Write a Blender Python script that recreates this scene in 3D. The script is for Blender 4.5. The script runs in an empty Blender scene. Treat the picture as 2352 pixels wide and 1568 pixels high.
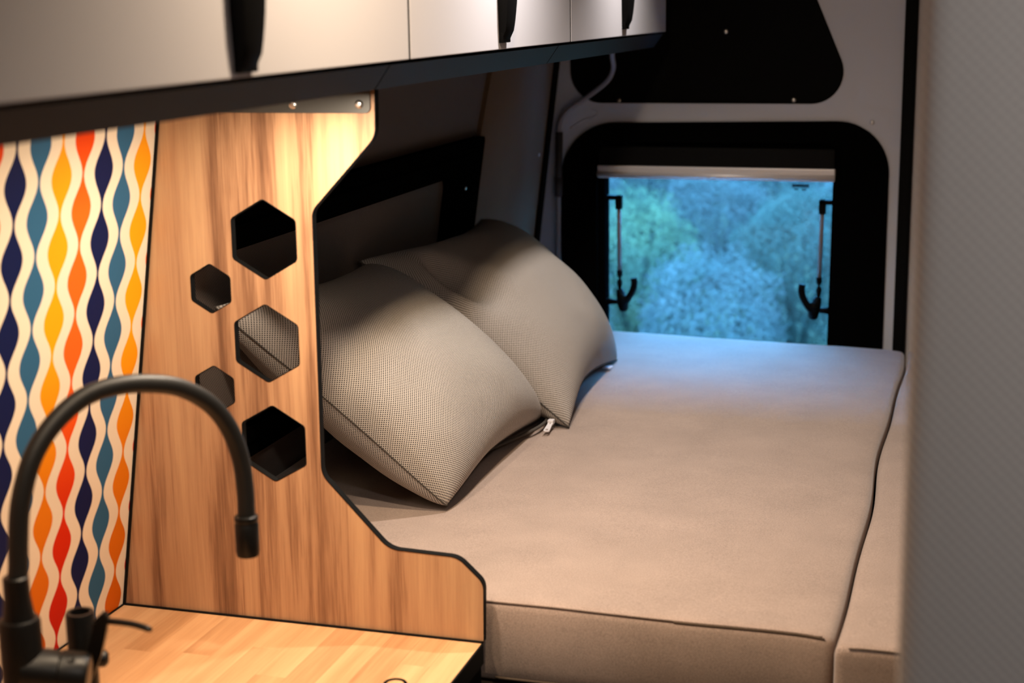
import bpy, bmesh, math, random
from mathutils import Vector, Matrix, noise
from mathutils.geometry import tessellate_polygon

random.seed(7)
S = bpy.context.scene
COL = S.collection
PI = math.pi

# ---------------------------------------------------------------- camera
# world: X to the van's right, Y towards the rear doors, Z up, origin at the camera
cd = bpy.data.cameras.new('camera')
cam = bpy.data.objects.new('camera', cd)
COL.objects.link(cam)
Rx, Ry, Rz = (0.958, 0.048, -0.283), (0.287, -0.206, 0.935), (-0.013, -0.977, -0.211)   # world axes seen in camera (right, down, forward)
m = Matrix(((0.9579, -0.0482, 0.2831, 0), (0.2868, 0.2062, -0.9355, 0), (-0.0132, 0.9773, 0.2113, 0), (0, 0, 0, 1)))
m3 = m.to_3x3()
c0 = m3.col[0].normalized(); c2 = m3.col[2].normalized(); c1 = c2.cross(c0).normalized(); c0 = c1.cross(c2)
cam.matrix_world = Matrix(((c0.x, c1.x, c2.x, 0), (c0.y, c1.y, c2.y, 0), (c0.z, c1.z, c2.z, 0), (0, 0, 0, 1)))
cd.sensor_width = 36.0
cd.lens = 3600 / 2352 * 36
cd.clip_start = 0.02
cd.dof.use_dof = True
cd.dof.focus_distance = 2.45
cd.dof.aperture_fstop = 4.2
S.camera = cam

# ---------------------------------------------------------------- world, lights, exposure
w = bpy.data.worlds.new('sky'); S.world = w; w.use_nodes = True
nt = w.node_tree; bg = nt.nodes['Background']
bg.inputs[0].default_value = (0.24, 0.47, 1.0, 1); bg.inputs[1].default_value = 58.0

def area(name, loc, size, power, col, size_y=None, target=None, spread=180):
    l = bpy.data.lights.new(name, 'AREA'); l.energy = power; l.color = col
    l.spread = math.radians(spread)
    if size_y: l.shape = 'RECTANGLE'; l.size = size; l.size_y = size_y
    else: l.shape = 'DISK'; l.size = size
    o = bpy.data.objects.new(name, l); COL.objects.link(o); o.location = loc
    if target is not None:
        o.rotation_euler = (Vector(target) - Vector(loc)).to_track_quat('-Z', 'Y').to_euler()
    return o
WARM = (1.0, 0.76, 0.52); NEUT = (1.0, 0.91, 0.84)
area('strip_light', (-0.745, 1.15, -0.104), 0.02, 3.3, WARM, 0.75)
area('panel_spot', (-0.742, 1.645, -0.106), 0.035, 4.0, (1.0, 0.82, 0.64))
area('kitchen_spot', (-0.43, 1.50, 0.46), 0.06, 8.8, WARM, target=(-0.55, 1.75, -0.6), spread=140)
area('bed_spot', (-0.515, 2.22, 0.35), 0.05, 4.6, NEUT, target=(-0.46, 2.15, -0.7), spread=120)
area('rear_spot', (-0.515, 2.95, 0.36), 0.05, 1.9, NEUT, target=(-0.60, 2.95, -0.3), spread=90)
area('aisle_spot', (0.30, 0.30, 0.56), 0.10, 2.4, NEUT, target=(0.25, 0.95, -0.3), spread=100)

v = S.view_settings
S.display_settings.display_device = 'sRGB'
v.view_transform = 'Standard'; v.look = 'None'; v.gamma = 1.0; v.exposure = 0.0; v.use_curve_mapping = False
S.cycles.max_bounces = 10; S.cycles.transparent_max_bounces = 12
S.cycles.sample_clamp_indirect = 6

# ---------------------------------------------------------------- material helpers
class NT:
    def __init__(s, name):
        s.m = bpy.data.materials.new(name); s.m.use_nodes = True
        s.t = s.m.node_tree; s.b = s.t.nodes['Principled BSDF']
        s.out = s.t.nodes['Material Output']
    def n(s, typ, **kw):
        nd = s.t.nodes.new(typ)
        for k, val in kw.items(): setattr(nd, k, val)
        return nd
    def l(s, a, b): s.t.links.new(a, b)
    def put(s, sock, val):
        if hasattr(val, 'links') or isinstance(val, bpy.types.NodeSocket): s.l(val, sock)
        else: sock.default_value = val
    def math(s, op, a, b=0.0, c=None, clamp=False):
        nd = s.n('ShaderNodeMath', operation=op); nd.use_clamp = clamp
        s.put(nd.inputs[0], a); s.put(nd.inputs[1], b)
        if c is not None: s.put(nd.inputs[2], c)
        return nd.outputs[0]
    def coord(s, kind='Object'):
        return s.n('ShaderNodeTexCoord').outputs[kind]
    def scale(s, vec, sc, off=(0, 0, 0)):
        mp = s.n('ShaderNodeMapping'); s.l(vec, mp.inputs[0])
        mp.inputs['Scale'].default_value = sc; mp.inputs['Location'].default_value = off
        return mp.outputs[0]
    def noise(s, vec, scale=1.0, detail=4, rough=0.55, dist=0.0):
        nd = s.n('ShaderNodeTexNoise'); s.l(vec, nd.inputs['Vector'])
        nd.inputs['Scale'].default_value = scale; nd.inputs['Detail'].default_value = detail
        nd.inputs['Roughness'].default_value = rough; nd.inputs['Distortion'].default_value = dist
        return nd.outputs[0]
    def ramp(s, fac, stops, interp='LINEAR'):
        nd = s.n('ShaderNodeValToRGB'); s.put(nd.inputs[0], fac)
        cr = nd.color_ramp; cr.interpolation = interp
        while len(cr.elements) > 1: cr.elements.remove(cr.elements[-1])
        cr.elements[0].position = stops[0][0]; cr.elements[0].color = (*stops[0][1], 1)
        for p, c in stops[1:]:
            e = cr.elements.new(p); e.color = (*c, 1)
        return nd.outputs[0]
    def mix(s, fac, a, b, blend='MIX'):
        nd = s.n('ShaderNodeMix', data_type='RGBA', blend_type=blend)
        s.put(nd.inputs[0], fac)
        for sock, val in ((nd.inputs[6], a), (nd.inputs[7], b)):
            if isinstance(val, tuple): sock.default_value = (*val, 1) if len(val) == 3 else val
            else: s.l(val, sock)
        return nd.outputs[2]
    def bump(s, h, strength=0.3, dist=0.001):
        nd = s.n('ShaderNodeBump'); s.l(h, nd.inputs['Height'])
        nd.inputs['Strength'].default_value = strength; nd.inputs['Distance'].default_value = dist
        s.l(nd.outputs[0], s.b.inputs['Normal'])
    def color(s, c):
        if isinstance(c, tuple): s.b.inputs['Base Color'].default_value = (*c, 1)
        else: s.l(c, s.b.inputs['Base Color'])
    def rough(s, r): s.put(s.b.inputs['Roughness'], r)

def plain(name, col, rough=0.5, metal=0.0, spec=0.5, speck=0.0):
    k = NT(name); k.rough(rough); k.b.inputs['Metallic'].default_value = metal
    k.b.inputs['Specular IOR Level'].default_value = spec
    if speck:
        nz = k.noise(k.coord(), 180, 3)
        k.color(k.ramp(nz, [(0.3, tuple(c * (1 - speck) for c in col)), (0.7, tuple(c * (1 + speck) for c in col))]))
        k.bump(nz, 0.15, 0.0005)
    else: k.color(col)
    return k.m

def wood(name, along, stave=False):
    k = NT(name)
    co = k.coord()
    inf = k.n('ShaderNodeObjectInfo')
    if stave:
        add = k.n('ShaderNodeVectorMath', operation='ADD'); k.l(co, add.inputs[0])
        cx = k.n('ShaderNodeCombineXYZ'); k.l(k.math('MULTIPLY', inf.outputs['Random'], 37.0), cx.inputs[0]); k.l(k.math('MULTIPLY', inf.outputs['Random'], 11.0), cx.inputs[1])
        k.l(cx.outputs[0], add.inputs[1]); co = add.outputs[0]
    def sc(a, b): return (a, a, b) if along == 'z' else (a, b, a)
    n1 = k.noise(k.scale(co, sc(16, 0.9)), 1, 4, 0.55, 0.6)
    n2 = k.noise(k.scale(co, sc(62, 2.2), (3, 1, 2)), 1, 5, 0.6, 0.4)
    n3 = k.noise(k.scale(co, sc(480, 14), (7, 5, 1)), 1, 3, 0.6)
    val = k.math('ADD', k.math('MULTIPLY', n1, 0.55), k.math('ADD', k.math('MULTIPLY', n2, 0.30), k.math('MULTIPLY', n3, 0.15)))
    if stave:
        val = k.math('ADD', val, k.math('MULTIPLY', k.math('SUBTRACT', inf.outputs['Random'], 0.45), 0.16))
        st = [(0.30, (0.34, 0.155, 0.062)), (0.45, (0.52, 0.275, 0.125)), (0.60, (0.64, 0.37, 0.18)), (0.75, (0.68, 0.42, 0.22))]
    else:
        st = [(0.36, (0.12, 0.055, 0.028)), (0.44, (0.27, 0.135, 0.070)), (0.50, (0.44, 0.245, 0.130)), (0.60, (0.55, 0.33, 0.175))]
    k.color(k.ramp(val, st)); k.rough(0.46); k.b.inputs['Specular IOR Level'].default_value = 0.35
    k.bump(n3, 0.08, 0.0004)
    return k.m

def weave(name, light, dark, pitch, sheen=0.0, warm=None):
    """basket weave cloth: staggered dark pips between light yarns, in UV metres"""
    k = NT(name)
    uv = k.n('ShaderNodeTexCoord').outputs['UV']
    sp = k.n('ShaderNodeSeparateXYZ'); k.l(uv, sp.inputs[0])
    a = 2 * PI / pitch
    su = k.math('SINE', k.math('MULTIPLY', sp.outputs[0], a)); sv = k.math('SINE', k.math('MULTIPLY', sp.outputs[1], a))
    d = k.math('MULTIPLY', su, sv)
    mr = k.n('ShaderNodeMapRange', interpolation_type='SMOOTHSTEP'); k.l(d, mr.inputs[0])
    mr.inputs[1].default_value = 0.14; mr.inputs[2].default_value = 0.50
    nz = k.noise(k.scale(uv, (900, 900, 1)), 1, 2)
    base = k.ramp(nz, [(0.3, tuple(c * 0.8 for c in light)), (0.7, tuple(min(1, c * 1.15) for c in light))])
    if warm:
        mr2 = k.n('ShaderNodeMapRange', interpolation_type='SMOOTHSTEP'); k.l(k.math('MULTIPLY', d, -1), mr2.inputs[0])
        mr2.inputs[1].default_value = 0.35; mr2.inputs[2].default_value = 0.8
        base = k.mix(k.math('MULTIPLY', mr2.outputs[0], 0.24), base, warm)
    k.color(k.mix(mr.outputs[0], base, dark)); k.rough(0.9); k.b.inputs['Specular IOR Level'].default_value = 0.2
    k.bump(k.math('MULTIPLY', d, -1), 0.45, 0.0006)
    return k.m

def twill(name, col, pitch=0.0022, var=0.14, along=(1, 1, 1)):
    k = NT(name)
    co = k.coord()
    sp = k.n('ShaderNodeSeparateXYZ'); k.l(co, sp.inputs[0])
    s = k.math('ADD', k.math('ADD', k.math('MULTIPLY', sp.outputs[0], along[0]), k.math('MULTIPLY', sp.outputs[1], along[1])), k.math('MULTIPLY', sp.outputs[2], along[2]))
    st = k.math('SINE', k.math('MULTIPLY', s, 2 * PI / pitch))
    fine = k.noise(co, 480, 3, 0.8); big = k.noise(co, 9, 4, 0.6)
    f = k.math('ADD', k.math('MULTIPLY', st, 0.11), k.math('ADD', k.math('MULTIPLY', fine, 0.75), k.math('MULTIPLY', big, 0.25)))
    k.color(k.ramp(f, [(0.25, tuple(c * (1 - 2 * var) for c in col)), (0.5, col), (0.75, tuple(c * (1 + 1.5 * var) for c in col))]))
    k.rough(0.92); k.b.inputs['Specular IOR Level'].default_value = 0.15
    k.b.inputs['Sheen Weight'].default_value = 0.25; k.b.inputs['Sheen Roughness'].default_value = 0.5
    k.bump(f, 0.35, 0.0008)
    return k.m

def backsplash_mat():
    k = NT('wavy_print')
    co = k.coord(); sp = k.n('ShaderNodeSeparateXYZ'); k.l(co, sp.inputs[0])
    y, z = sp.outputs[1], sp.outputs[2]
    s, y0, z0, p = 0.0460, 1.4935, -0.192, 0.0852
    q = k.math('ADD', k.math('DIVIDE', k.math('SUBTRACT', y, y0), s), 40.5)
    i = k.math('FLOOR', q)
    dy = k.math('ABSOLUTE', k.math('MULTIPLY', k.math('SUBTRACT', k.math('SUBTRACT', q, i), 0.5), s))
    par = k.math('MODULO', i, 2.0)
    ph = k.math('ADD', k.math('DIVIDE', k.math('SUBTRACT', z, z0), p), k.math('MULTIPLY', par, 0.5))
    cs = k.math('COSINE', k.math('MULTIPLY', ph, 2 * PI))
    wd = k.math('ADD', k.math('MULTIPLY', cs, 0.0094), 0.0116)
    mask = k.math('LESS_THAN', dy, wd)
    c4 = k.math('MODULO', i, 4.0)
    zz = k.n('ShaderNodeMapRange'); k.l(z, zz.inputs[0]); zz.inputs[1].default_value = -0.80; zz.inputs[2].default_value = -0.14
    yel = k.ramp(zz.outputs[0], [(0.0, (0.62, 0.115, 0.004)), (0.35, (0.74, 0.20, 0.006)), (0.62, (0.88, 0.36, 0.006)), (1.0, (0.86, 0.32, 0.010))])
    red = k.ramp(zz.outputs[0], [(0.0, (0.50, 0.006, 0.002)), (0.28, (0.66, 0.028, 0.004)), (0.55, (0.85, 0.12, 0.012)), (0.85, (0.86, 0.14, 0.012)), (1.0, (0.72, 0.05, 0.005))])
    def eq(n): return k.math('COMPARE', c4, float(n), 0.4)
    c = k.mix(eq(1), (0.004, 0.010, 0.060), (0.028, 0.112, 0.215))
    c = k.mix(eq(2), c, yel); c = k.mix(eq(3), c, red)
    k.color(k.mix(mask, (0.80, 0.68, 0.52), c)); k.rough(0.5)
    k.b.inputs['Specular IOR Level'].default_value = 0.08
    return k.m

M = {
 'wood': wood('laminate_wood', 'z'),
 'stave': wood('butcher_block', 'y', True),
 'black': plain('black_plastic', (0.0022, 0.0022, 0.0025), 0.6, 0, 0.08),
 'black_edge': plain('black_edging', (0.006, 0.006, 0.006), 0.6, 0, 0.08),
 'frame_black': plain('frame_black', (0.002, 0.002, 0.002), 1.0, 0, 0.0),
 'matt_black': plain('matt_black', (0.0035, 0.0035, 0.0035), 0.38, 0, 0.30),
 'hose': plain('hose_rubber', (0.007, 0.007, 0.007), 0.5, 0, 0.38),
 'deep_black': plain('dark_board', (0.0022, 0.0022, 0.0025), 0.7, 0, 0.08),
 'lip': plain('dark_laminate', (0.016, 0.020, 0.026), 0.6, 0, 0.25),
 'door': plain('satin_greige', (0.64, 0.63, 0.67), 0.42, 0.15),
 'bracket': plain('dark_steel', (0.075, 0.075, 0.070), 0.42, 0.4),
 'steel': plain('bright_steel', (0.75, 0.73, 0.70), 0.28, 1.0),
 'alu': plain('aluminium', (0.78, 0.75, 0.76), 0.42, 0.3),
 'paint': plain('grey_paint', (0.60, 0.63, 0.72), 0.35, 0.0),
 'bed': twill('brown_bed_cloth', (0.320, 0.240, 0.198), 0.0024, 0.25, (1, 1.1, -1)),
 'wallcloth': twill('brown_wall_felt', (0.112, 0.073, 0.050), 0.003, 0.12),
 'pillarcloth': twill('pillar_felt', (0.19, 0.125, 0.075), 0.003, 0.12),
 'partition': None,
 'pillow': weave('pillow_weave', (0.53, 0.485, 0.44), (0.010, 0.010, 0.014), 0.0047, warm=(0.40, 0.30, 0.18)),
 'pillow2': weave('pillow_weave_pale', (0.465, 0.42, 0.38), (0.020, 0.017, 0.015), 0.0047),
 'blind': weave('blind_weave', (0.21, 0.17, 0.145), (0.016, 0.013, 0.011), 0.0044),
 'seam': plain('seam_thread', (0.10, 0.068, 0.045), 0.9),
 'pseam': plain('piping_thread', (0.055, 0.046, 0.038), 0.9),
 'white': plain('white_tag', (0.75, 0.75, 0.78), 0.7),
 'cable': plain('grey_conduit', (0.30, 0.26, 0.26), 0.5),
 'stay': plain('stay_tube', (0.20, 0.175, 0.17), 0.5),
 'sleeve': plain('dark_sleeve', (0.045, 0.043, 0.046), 0.55),
 'print': backsplash_mat(),
 'floor': plain('vinyl_floor', (0.10, 0.085, 0.07), 0.5, speck=0.2),
 'ceil': plain('ceiling_felt', (0.42, 0.39, 0.36), 0.9, speck=0.08),
 'dark_cloth': plain('dark_brown_board', (0.05, 0.035, 0.03), 0.8, speck=0.2),
 'base': plain('bed_board', (0.14, 0.09, 0.055), 0.6),
 'bark': plain('bark', (0.025, 0.02, 0.014), 0.9, 0, 0.1),
}
def partition_mat():
    k = NT('quilted_grey'); co = k.coord(); sp = k.n('ShaderNodeSeparateXYZ'); k.l(co, sp.inputs[0])
    a = 2 * PI / 0.0080
    s1 = k.math('SINE', k.math('MULTIPLY', k.math('ADD', sp.outputs[0], sp.outputs[2]), a))
    s2 = k.math('SINE', k.math('MULTIPLY', k.math('SUBTRACT', sp.outputs[0], sp.outputs[2]), a))
    h = k.math('ADD', k.math('MULTIPLY', s1, 0.8), k.math('MULTIPLY', s2, 0.35))
    f = k.math('ADD', k.math('MULTIPLY', h, 0.5), 0.5)
    k.color(k.ramp(f, [(0.0, (0.22, 0.215, 0.215)), (1.0, (0.48, 0.465, 0.465))])); k.rough(0.85); k.bump(f, 0.4, 0.0008)
    return k.m
M['partition'] = partition_mat()
def leaf_mat(name, a, b):
    k = NT(name); inf = k.coord()
    c = k.ramp(k.noise(inf, 3.5, 3), [(0.35, a), (0.65, b)])
    df = k.n('ShaderNodeBsdfDiffuse'); tl = k.n('ShaderNodeBsdfTranslucent'); k.l(c, df.inputs[0]); k.l(c, tl.inputs[0])
    mx = k.n('ShaderNodeMixShader'); mx.inputs[0].default_value = 0.45; k.l(df.outputs[0], mx.inputs[1]); k.l(tl.outputs[0], mx.inputs[2]); k.l(mx.outputs[0], k.out.inputs[0])
    return k.m
LEAF = [leaf_mat('leaf_green', (0.060, 0.058, 0.036), (0.118, 0.098, 0.046)), leaf_mat('leaf_grey', (0.058, 0.050, 0.041), (0.100, 0.072, 0.060)), leaf_mat('leaf_dark', (0.040, 0.040, 0.030), (0.066, 0.058, 0.042))]
def glass_mat():
    k = NT('tinted_pane')
    tr = k.n('ShaderNodeBsdfTransparent'); tr.inputs[0].default_value = (0.52, 0.90, 0.95, 1)
    gl = k.n('ShaderNodeBsdfGlossy'); gl.inputs['Roughness'].default_value = 0.05
    fr = k.n('ShaderNodeFresnel'); fr.inputs[0].default_value = 1.45
    mx = k.n('ShaderNodeMixShader'); k.l(k.math('MULTIPLY', fr.outputs[0], 0.6), mx.inputs[0]); k.l(tr.outputs[0], mx.inputs[1]); k.l(gl.outputs[0], mx.inputs[2])
    k.l(mx.outputs[0], k.out.inputs[0]); return k.m
M['glass'] = glass_mat()

# ---------------------------------------------------------------- object helpers
ORG = {}
def thing(name, loc, label, cat, group=None, kind=None):
    o = bpy.data.objects.new(name, None); COL.objects.link(o); o.location = loc
    o.empty_display_size = 0.05
    ORG[o] = Vector(loc); tag(o, label, cat, group, kind); return o
def tag(o, label=None, cat=None, group=None, kind=None):
    if label: o['label'] = label
    if cat: o['category'] = cat
    if group: o['group'] = group
    if kind: o['kind'] = kind
    return o
def obj(name, bm, mat, parent=None, smooth=False, label=None, angle=None):
    """link bm (world coordinates) as one mesh; origin at the parent's origin or at its own base"""
    org = ORG[parent] if parent is not None else None
    if org is None:
        if len(bm.verts):
            xs = [q.co for q in bm.verts]
            org = Vector((sum(q.x for q in xs) / len(xs), sum(q.y for q in xs) / len(xs), min(q.z for q in xs)))
        else: org = Vector()
        keep = name in KEEP_ORIGIN
        if keep: org = Vector()
    for q in bm.verts: q.co -= org
    bmesh.ops.recalc_face_normals(bm, faces=bm.faces)
    me = bpy.data.meshes.new(name); bm.to_mesh(me); bm.free()
    o = bpy.data.objects.new(name, me); COL.objects.link(o)
    if mat: me.materials.append(M[mat] if isinstance(mat, str) else mat)
    if smooth:
        for p in me.polygons: p.use_smooth = True
        if angle: me.set_sharp_from_angle(angle=math.radians(angle))
    if parent is not None: o.parent = parent
    else: o.location = org
    ORG[o] = org
    if label: o['label'] = label
    return o
KEEP_ORIGIN = {'backsplash'}

def box(x0, x1, y0, y1, z0, z1, bev=0.0, seg=2, bm=None):
    own = bm is None
    b = bmesh.new()
    bmesh.ops.create_cube(b, size=1)
    for q in b.verts: q.co = Vector(((x0 + x1) / 2 + q.co.x * (x1 - x0), (y0 + y1) / 2 + q.co.y * (y1 - y0), (z0 + z1) / 2 + q.co.z * (z1 - z0)))
    if bev: bmesh.ops.bevel(b, geom=b.edges[:], offset=bev, segments=seg, profile=0.6, affect='EDGES')
    if own: return b
    join(bm, b); return bm
def join(dst, src):
    mp = {}
    for q in src.verts: mp[q] = dst.verts.new(q.co)
    for f_ in src.faces:
        try: dst.faces.new([mp[q] for q in f_.verts])
        except ValueError: pass
    src.free(); return dst

def spline(pts, n=8):
    """Catmull-Rom through pts"""
    P = [Vector(p) for p in pts]; out = []
    P = [P[0] * 2 - P[1]] + P + [P[-1] * 2 - P[-2]]
    for i in range(1, len(P) - 2):
        for j in range(n):
            t = j / n; a, b, c, d = P[i - 1], P[i], P[i + 1], P[i + 2]
            out.append(0.5 * ((2 * b) + (c - a) * t + (2 * a - 5 * b + 4 * c - d) * t * t + (3 * b - a - 3 * c + d) * t ** 3))
    out.append(P[-2]); return out
def tube(pts, r, n=16, bm=None, caps=True):
    bm = bm or bmesh.new(); P = [Vector(p) for p in pts]
    rs = r if isinstance(r, (list, tuple)) else [r] * len(P)
    t0 = (P[1] - P[0]).normalized(); ref = Vector((0, 0, 1)) if abs(t0.z) < 0.9 else Vector((1, 0, 0))
    u = t0.cross(ref).normalized(); rings = []
    for i, p in enumerate(P):
        t = (P[min(i + 1, len(P) - 1)] - P[max(i - 1, 0)]).normalized()
        u = (u - t * u.dot(t)).normalized(); vv = t.cross(u)
        rings.append([bm.verts.new(p + (u * math.cos(2 * PI * k / n) + vv * math.sin(2 * PI * k / n)) * rs[i]) for k in range(n)])
    for a, b in zip(rings, rings[1:]):
        for k in range(n): bm.faces.new((a[k], a[(k + 1) % n], b[(k + 1) % n], b[k]))
    if caps: bm.faces.new(rings[0][::-1]); bm.faces.new(rings[-1])
    return bm
def lathe(o, axis, prof, n=28, bm=None):
    """prof: list of (radius, height along axis)"""
    ax = Vector(axis).normalized(); o = Vector(o)
    bm = bm or bmesh.new(); ref = Vector((0, 0, 1)) if abs(ax.z) < 0.9 else Vector((1, 0, 0))
    u = ax.cross(ref).normalized(); vv = ax.cross(u); rings = []
    for r, h in prof:
        rings.append([bm.verts.new(o + ax * h + (u * math.cos(2 * PI * k / n) + vv * math.sin(2 * PI * k / n)) * max(r, 1e-4)) for k in range(n)])
    for a, b in zip(rings, rings[1:]):
        for k in range(n): bm.faces.new((a[k], a[(k + 1) % n], b[(k + 1) % n], b[k]))
    bm.faces.new(rings[0][::-1]); bm.faces.new(rings[-1])
    return bm

def fillet(pts, rad, n=7):
    """2-D polygon with its corners rounded; rad one number or one per corner"""
    out = []; N = len(pts)
    for i in range(N):
        r = rad[i] if isinstance(rad, (list, tuple)) else rad
        p = Vector(pts[i]); a = Vector(pts[i - 1]) - p; b = Vector(pts[(i + 1) % N]) - p
        la, lb = a.length, b.length; a.normalize(); b.normalize()
        ang = a.angle(b)
        if r <= 0 or ang > PI - 0.02: out.append(p); continue
        d = min(r / math.tan(ang / 2), la * 0.49, lb * 0.49); rr = d * math.tan(ang / 2)
        c = p + (a + b).normalized() * (rr / math.sin(ang / 2))
        s = p + a * d - c; e = p + b * d - c
        tot = s.angle(e); sgn = 1 if s.x * e.y - s.y * e.x > 0 else -1
        for k in range(n + 1):
            t = sgn * tot * k / n
            out.append(c + Vector((s.x * math.cos(t) - s.y * math.sin(t), s.x * math.sin(t) + s.y * math.cos(t))))
    return out
def hexagon(cx, cz, R, r=0.006):
    return fillet([(cx + R * math.sin(PI / 3 * k), cz + R * math.cos(PI / 3 * k)) for k in range(6)], r, 4)
def plate(outer, holes, d0, d1, fn, sides=True, faces=True, ch=0.0):
    """a board with holes: fn(a, b, d) -> world point"""
    bm = bmesh.new(); loops = [outer] + list(holes)
    flat = [Vector((p[0], p[1], 0)) for L in loops for p in L]
    tris = tessellate_polygon([[Vector((p[0], p[1], 0)) for p in L] for L in loops])
    v0 = [bm.verts.new(fn(p.x, p.y, d0)) for p in flat]; v1 = [bm.verts.new(fn(p.x, p.y, d1)) for p in flat]
    if faces:
        for t in tris:
            try: bm.faces.new([v0[k] for k in t]); bm.faces.new([v1[k] for k in reversed(t)])
            except ValueError: pass
    if sides:
        o = 0
        for L in loops:
            for k in range(len(L)):
                a, b = o + k, o + (k + 1) % len(L)
                try: bm.faces.new((v0[a], v0[b], v1[b], v1[a]))
                except ValueError: pass
            o += len(L)
    loose = [q for q in bm.verts if not q.link_faces]
    if loose: bmesh.ops.delete(bm, geom=loose, context='VERTS')
    return bm
XZ = lambda a, b, d: Vector((a, d, b))
def rim(loop, d0, d1, fn, t):
    """a thin band standing on the edge of a board (loop offset by t outwards/inwards handled by caller)"""
    bm = bmesh.new(); n = len(loop); P = [Vector(p) for p in loop]
    nrm = []
    for i in range(n):
        e = (P[(i + 1) % n] - P[i - 1]); nrm.append(Vector((e.y, -e.x)).normalized())
    rows = []
    for s_, d in ((0, d0), (t, d0), (t, d1), (0, d1)):
        rows.append([bm.verts.new(fn((P[i] + nrm[i] * s_).x, (P[i] + nrm[i] * s_).y, d)) for i in range(n)])
    for r in range(4):
        A, B = rows[r], rows[(r + 1) % 4]
        for i in range(n): bm.faces.new((A[i], A[(i + 1) % n], B[(i + 1) % n], B[i]))
    return bm

def soft_box(x0, x1, y0, y1, z0, z1, r, nx=40, ny=40, nz=8, warp=None):
    """upholstered block: a box with evenly gridded faces, rounded edges and an optional warp"""
    bm = bmesh.new()
    def lin(a, b, n):
        e = [a, a + r * 0.25, a + r * 0.55, a + r]; f_ = [b - r, b - r * 0.55, b - r * 0.25, b]
        return e + [a + r + (b - a - 2 * r) * k / n for k in range(1, n)] + f_
    X, Y, Z = lin(x0, x1, nx), lin(y0, y1, ny), lin(z0, z1, nz)
    def q(p):
        c = Vector((min(max(p.x, x0 + r), x1 - r), min(max(p.y, y0 + r), y1 - r), min(max(p.z, z0 + r), z1 - r)))
        d = p - c
        if d.length > 1e-9:
            mx = max(abs(d.x), abs(d.y), abs(d.z)); d = d.normalized() * mx
        p = c + d
        return warp(p) if warp else p
    cache = {}
    def V(x, y, z):
        k = (round(x, 6), round(y, 6), round(z, 6))
        if k not in cache: cache[k] = bm.verts.new(q(Vector((x, y, z))))
        return cache[k]
    def face(A, B, f_):
        for a, a2 in zip(A, A[1:]):
            for b, b2 in zip(B, B[1:]):
                bm.faces.new((V(*f_(a, b)), V(*f_(a2, b)), V(*f_(a2, b2)), V(*f_(a, b2))))
    for z in (z0, z1): face(X, Y, lambda a, b, z=z: (a, b, z))
    for y in (y0, y1): face(X, Z, lambda a, b, y=y: (a, y, b))
    for x in (x0, x1): face(Y, Z, lambda a, b, x=x: (x, a, b))
    return bm

# the left side wall leans: X of its inner face at height z
def wx(z): return -1.015 + 0.1461 * (z + 0.149)
def W(y, z, off=0.0): return Vector((wx(z) + off, y, z))
def wall_slab(y0, y1, z0, z1, o0, o1, n=1):
    bm = bmesh.new(); b = box(0, 1, 0, 1, 0, 1)
    for q in b.verts:
        y = y0 + (y1 - y0) * q.co.y; z = z0 + (z1 - z0) * q.co.z
        q.co = W(y, z, o0 + (o1 - o0) * q.co.x)
    return b

# ================================================================ STRUCTURE
st = lambda o: tag(o, kind='structure')
st(obj('wall_left', wall_slab(-1.6, 3.56, -1.9, 0.62, -0.045, -0.006), 'wallcloth'))
st(obj('floor', box(-1.35, 1.0, -1.6, 3.62, -1.75, -1.70), 'floor'))
st(obj('ceiling', box(-1.0, 1.0, -1.6, 3.62, 0.60, 0.64), 'ceil'))
st(obj('wall_right', box(0.95, 1.0, -1.6, 3.62, -1.9, 0.62), 'ceil'))
st(obj('wall_front', box(-1.35, 1.0, -1.65, -1.6, -1.9, 0.62), 'ceil'))

# rear pillar trim, felt covered
def pillar():
    bm = bmesh.new(); rows = []
    zs = [0.6 - 1.6 * k / 24 for k in range(25)]
    for z in zs:
        xr = -0.958 + 0.1253 * (z + 0.144)
        x = wx(z)
        swell = 0.014 * math.exp(-((z + 0.12) / 0.22) ** 2)
        ye = 3.185 + 0.05 * max(0.0, min(1.0, (z + 0.30) / 0.25))
        rows.append([bm.verts.new(p) for p in ((x - 0.03, ye, z), (x + 0.004, ye + 0.002, z), (x + 0.018 + swell * .4, ye + 0.03, z), (x + 0.036 + swell * .6, ye + 0.12, z), (x + 0.050, 3.43, z), (xr - 0.004, 3.515, z), (xr, 3.525, z), (xr - 0.10, 3.54, z))])
    for a, b in zip(rows, rows[1:]):
        for k in range(len(a)): bm.faces.new((a[k], a[(k + 1) % len(a)], b[(k + 1) % len(a)], b[k]))
    bm.faces.new(rows[0]); bm.faces.new(rows[-1][::-1]); return bm
pl = st(obj('trim_1', pillar(), 'pillarcloth', smooth=True, angle=50))
obj('clip', lathe((-0.994, 3.503, -0.345), (0.6, -0.8, 0), [(0.007, -0.004), (0.007, 0.003), (0.004, 0.006)], 12), 'alu', pl, True)
def edge_seal():
    pts = []
    for k in range(25):
        z = 0.6 - 1.6 * k / 24; pts.append((-0.958 + 0.1253 * (z + 0.144) + 0.006, 3.527, z))
    return tube(pts, 0.0075, 8)
st(obj('trim_2', edge_seal(), 'black', smooth=True))

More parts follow.
